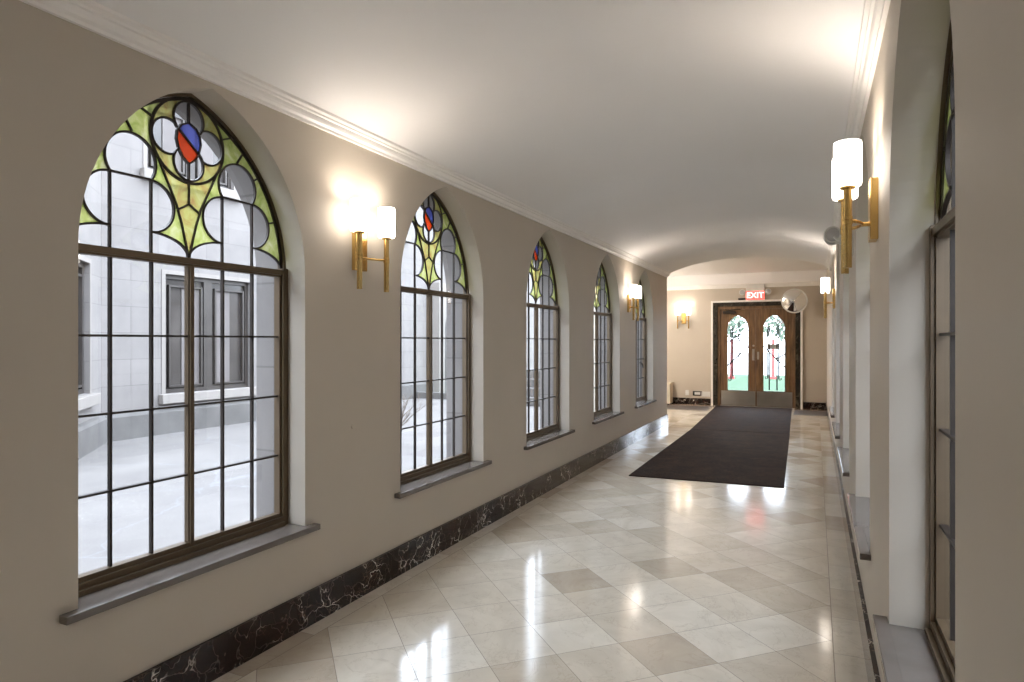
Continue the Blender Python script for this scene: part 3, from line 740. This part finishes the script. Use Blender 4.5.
outlet(-2.33, 0.20, 0.10, 0.245, 'black', 'black framed socket on the end wall above the baseboard', 'power outlet', 'white')
outlet(-2.16, 0.20, 0.11, 0.235, 'white', 'plain white plate beside the door trim, right of the black socket', 'junction plate')
outlet(-2.55, 0.075, 0.115, 0.255, 'white', 'small white plate on the end wall left of the black socket', 'wall plate')
# faint round wall button between the first two left windows
bm = bmesh.new(); lathe(bm, [(0, 0.006), (0.010, 0.005), (0.012, 0)], 20, (XL, 2.80, 0.93), 'x'); tag(obj('wall_button', bm, M['paint'], smooth=True), 'tiny painted round button low on the left wall between the first two windows', 'button')

# ---------------------------------------------------------------- entrance mats
def mat_(P, lab):
    bm = bmesh.new(); prism(bm, P, lambda a, b, d: (a, b, d), 0.0005, 0.009); tag(obj('floor_mat', bm, M['mat']), lab, 'mat', 'dark entrance mats')
mat_([(-1.738, 6.57), (-0.265, 6.66), (-0.340, 10.50), (-1.762, 10.45)], 'dark brown floor mat nearest the viewer, its front edge on the cream marble')
mat_([(-1.766, 10.46), (-0.343, 10.51), (-0.430, 14.50), (-1.915, 14.50)], 'dark grey floor mat reaching up to the wooden doors')

# ---------------------------------------------------------------- courtyard seen through the left windows
GZ = -0.16
bm = bmesh.new(); box(bm, -30, XL - OUT, -14, 40, GZ - 0.2, GZ); struct('courtyard_ground', bm, M['ground'])
bm = bmesh.new(); box(bm, XR + OUT, 14, -14, YE + 0.5, GZ - 0.2, GZ); struct('courtyard_ground_right', bm, M['ground'])
def hole_wall(bm, u0, u1, z0, z1, holes, fn, d0, d1):
    """slab with rectangular holes, all holes on distinct columns unless stacked"""
    us = sorted({u0, u1, *[h[0] for h in holes], *[h[1] for h in holes]}); zs_ = sorted({z0, z1, *[h[2] for h in holes], *[h[3] for h in holes]})
    full = lambda a, b: not any(h[0] <= a < h[1] and h[2] <= b < h[3] for h in holes)
    for i in range(len(us) - 1):
        for j in range(len(zs_) - 1):
            if full(us[i], zs_[j]):
                for d in (d0, d1): bm.faces.new([bm.verts.new(fn(a, b, d)) for a, b in ((us[i], zs_[j]), (us[i + 1], zs_[j]), (us[i + 1], zs_[j + 1]), (us[i], zs_[j + 1]))])
    for h in list(holes) + [(u0, u1, z0, z1)]:
        c = [(h[0], h[2]), (h[1], h[2]), (h[1], h[3]), (h[0], h[3])]
        for a, b in zip(c, c[1:] + c[:1]): bm.faces.new([bm.verts.new(fn(*a, d0)), bm.verts.new(fn(*b, d0)), bm.verts.new(fn(*b, d1)), bm.verts.new(fn(*a, d1))])
    bmesh.ops.remove_doubles(bm, verts=bm.verts, dist=1e-5)
def facade(name, lab, origin, rz, length, height, holes, arches=()):
    """local: u along +x, outside towards -y, wall thickness behind (+y)"""
    root = empty(name, origin, rz, label=lab, cat='building')
    f = lambda u, z, d: (u, d, z)
    bm = bmesh.new(); hole_wall(bm, 0, length, 0, height, holes, f, 0, 0.4); obj('wall', bm, M['stone'], root)
    bm = bmesh.new(); prism(bm, [(0, 0), (-0.09, 0), (-0.09, 0.36), (-0.05, 0.40), (0, 0.42)], lambda a, b, d: (d, a - 0.001, b), 0, length); obj('plinth', bm, M['plinth'], root)
    for (a, b, z0, z1) in holes:
        bm = bmesh.new(); s = 0.07
        for q in ((a - s, a, z0, z1 + s), (b, b + s, z0, z1 + s), (a, b, z1, z1 + s)): box(bm, q[0], q[1], -0.012, -0.001, q[2], q[3])
        box(bm, a - s - 0.06, b + s + 0.06, -0.12, -0.002, z0 - 0.16, z0 - 0.001, 0.01); fr = obj('window_surround', bm, M['stone_trim'], root)
        bm = bmesh.new(); t = 0.07; m_ = (a + b) / 2
        for q in ((a, a + t, z0, z1), (b - t, b, z0, z1), (a + t, b - t, z1 - t, z1), (a + t, b - t, z0, z0 + t), (m_ - 0.09, m_ + 0.09, z0 + t, z1 - t)): box(bm, q[0], q[1], 0.07, 0.15, q[2], q[3])
        for (x0, x1) in ((a + t + .04, m_ - 0.13), (m_ + 0.13, b - t - .04)):
            for q in ((x0, x0 + 0.035, z0 + t + .03, z1 - t - .10), (x1 - 0.035, x1, z0 + t + .03, z1 - t - .10)): box(bm, q[0], q[1], 0.05, 0.11, q[2], q[3])
            for zz in (z0 + t + .03, z1 - t - .135):
                box(bm, x0, x1, 0.055, 0.10, zz, zz + 0.03)
        ca = obj('casement', bm, M['dframe'], root)
        bm = bmesh.new(); box(bm, a, b, 0.115, 0.125, z0, z1); obj('pane', bm, M['dark_glass'], ca)
        bm = bmesh.new(); box(bm, m_ - 0.52, m_ - 0.14, 0.098, 0.110, z0 + 0.1, z1 - 0.2); box(bm, m_ + 0.14, m_ + 0.5, 0.098, 0.11, z0 + 0.1, z1 - 0.2); obj('blind', bm, M['curtain'], ca)
    return root
# far side of the courtyard: wall face at X = -9.9; local x runs along +Y, outside faces +X
facade('courtyard_building', 'pale limestone building across the courtyard with a dark framed window', (-9.9, 6.36, GZ), math.pi / 2, 24, 6.0,
       [(1.08, 2.90, 0.66, 2.68), (0.75, 2.5, 4.35, 5.6), (6.4, 8.1, 4.35, 5.6), (12.4, 14.1, 0.66, 2.64), (12.4, 14.1, 4.35, 5.6)])
# chamfered corner and the nearer wing
facade('courtyard_corner', 'angled pale limestone corner of the courtyard with a dark tall window at the far left', (-9.9 + 3 / math.sqrt(2), 6.36 - 3 / math.sqrt(2), GZ), math.radians(135), 2.99, 6.0, [(1.0, 2.32, 0.80, 2.66)])
facade('courtyard_wing', 'nearer pale limestone wing at the left of the courtyard with a tall window', (-9.9 + 3 / math.sqrt(2), -8.0, GZ), math.pi / 2, 14.36 - 3 / math.sqrt(2), 6.0, [(6, 7.6, 0.66, 2.8)])
# arched doorway across the courtyard
bm = bmesh.new(); arch_slab(bm, -0.85, 0.85, 0, 3.2, [(0, 0.55, 0, 1.8, 2.75)], lambda u, z, d: (-9.9 + 0.30 - d, 16.6 + u, z + GZ), 0, 0.299)
ad = tag(obj('stone_doorway', bm, M['stone_trim']), 'projecting stone doorway with a pointed arch on the courtyard building', 'doorway')
bm = bmesh.new(); prism(bm, [(-0.55, 0), (-0.55, 1.8)] + [(u, z) for u, z in arch_pts(0.55, 1.8, 2.75)][1:-1] + [(0.55, 1.8), (0.55, 0)], lambda a, b, d: (-9.9 + d, 16.6 + a, b + GZ), 0.01, 0.05); obj('door_panel', bm, M['dframe'], ad)
# low stone steps
bm = bmesh.new()
for i in range(4): box(bm, -7.6 + 0.0, -5.7, 14.2 + 0.32 * i, 16.2, GZ + 0.20 * i + 0.0005, GZ + 0.20 * (i + 1) - 0.03 * 0, 0.01)
tag(obj('stone_steps', bm, M['plinth']), 'low flight of grey stone steps in the courtyard beyond the third window', 'steps')
# bare shrub
bm = bmesh.new(); rnd = random.Random(3)
def twig(p, d, L, r, lv):
    q = p + d * L; tube(bm, [p, (p + q) / 2 + Vector((rnd.uniform(-.02, .02), rnd.uniform(-.02, .02), 0)), q], [r, r * .8, r * .6], 5)
    if lv:
        for _ in range(3):
            dd = (d + Vector((rnd.uniform(-.6, .6), rnd.uniform(-.6, .6), rnd.uniform(-.1, .5)))).normalized(); twig(p + d * L * rnd.uniform(.5, 1), dd, L * rnd.uniform(.5, .8), r * .55, lv - 1)
for _ in range(8):
    twig(Vector((-5.7 + rnd.uniform(-.1, .1), 8.0 + rnd.uniform(-.1, .1), GZ)), Vector((rnd.uniform(-.5, .5), rnd.uniform(-.5, .5), 1)).normalized(), rnd.uniform(.3, .5), 0.012, 3)
tag(obj('bare_shrub', bm, M['bark']), 'small leafless shrub on the courtyard paving outside the second left window', 'shrub')
# building across the right side
facade('right_building', 'pale limestone wall outside the right hand windows', (5.2, 22, GZ), -math.pi / 2, 32, 6.0, [(13, 14.6, 0.66, 2.7), (22, 23.6, 0.66, 2.7)])

# ---------------------------------------------------------------- garden beyond the entrance doors
bm = bmesh.new(); box(bm, -30, XR + OUT + 8, YE + 0.51, 31, GZ - 0.2, GZ + 0.03); struct('lawn', bm, M['grass'])
bm = bmesh.new(); box(bm, -30, XR + OUT + 8, YE + 0.31, YE + 0.50, GZ - 0.1, 0.0); struct('door_step', bm, M['plinth'])
bm = bmesh.new(); box(bm, -60, 40, 31.0, 90, GZ - 0.2, GZ + 0.02); struct('street', bm, M['road'])
for (x, y, lab) in ((-3.05, 27.5, 'faded red post on the lawn seen through the left door glass'), (-1.52, 28.0, 'faded red post on the lawn seen through the right door glass')):
    r = empty('garden_post', (x, y, GZ + 0.03), label=lab, cat='post', group='red garden posts')
    bm = bmesh.new(); box(bm, -0.055, 0.055, -0.055, 0.055, 0.1, 1.6, 0.01); obj('shaft', bm, M['redpaint'], r)
    bm = bmesh.new(); box(bm, -0.12, 0.12, -0.12, 0.12, 0, 0.1, 0.01); obj('base', bm, M['redpaint'], r)
def tree(x, y, h, rad, lab, seed):
    rnd = random.Random(seed); r = empty('garden_tree', (x, y, GZ), label=lab, cat='tree', group='trees beyond the lawn')
    bm = bmesh.new(); tube(bm, [(0, 0, 0), (0.05, 0, h * .3), (0, 0.05, h * .62)], [0.22, 0.17, 0.1], 10)
    for k in range(6):
        a = k * 1.05; tube(bm, [(0, 0, h * (.3 + .05 * k)), (math.cos(a) * rad * .6, math.sin(a) * rad * .6, h * (.5 + .06 * k))], [0.08, 0.03], 6)
    obj('trunk', bm, M['bark'], r)
    bm = bmesh.new()
    for _ in range(1500):
        a = rnd.uniform(0, 6.283); e = rnd.uniform(-1, 1); q = rad * rnd.uniform(.3, 1) ** .5; s = math.sqrt(1 - e * e)
        c = Vector((q * s * math.cos(a), q * s * math.sin(a), h * .66 + q * e * .8)); n_ = Vector((rnd.gauss(0, 1), rnd.gauss(0, 1), rnd.gauss(0, 1))).normalized(); t1 = n_.orthogonal().normalized(); t2 = n_.cross(t1); z_ = rnd.uniform(.09, .17)
        bm.faces.new([bm.verts.new(c + t1 * z_), bm.verts.new(c + t2 * z_ * .6), bm.verts.new(c - t1 * z_), bm.verts.new(c - t2 * z_ * .6)])
    obj('foliage', bm, M['leaf'], r)
tree(-5.2, 36, 4.3, 2.0, 'left leafy tree beyond the lawn seen through the door glass', 1)
tree(-1.3, 41, 4.8, 2.1, 'right leafy tree beyond the lawn seen through the door glass', 2)
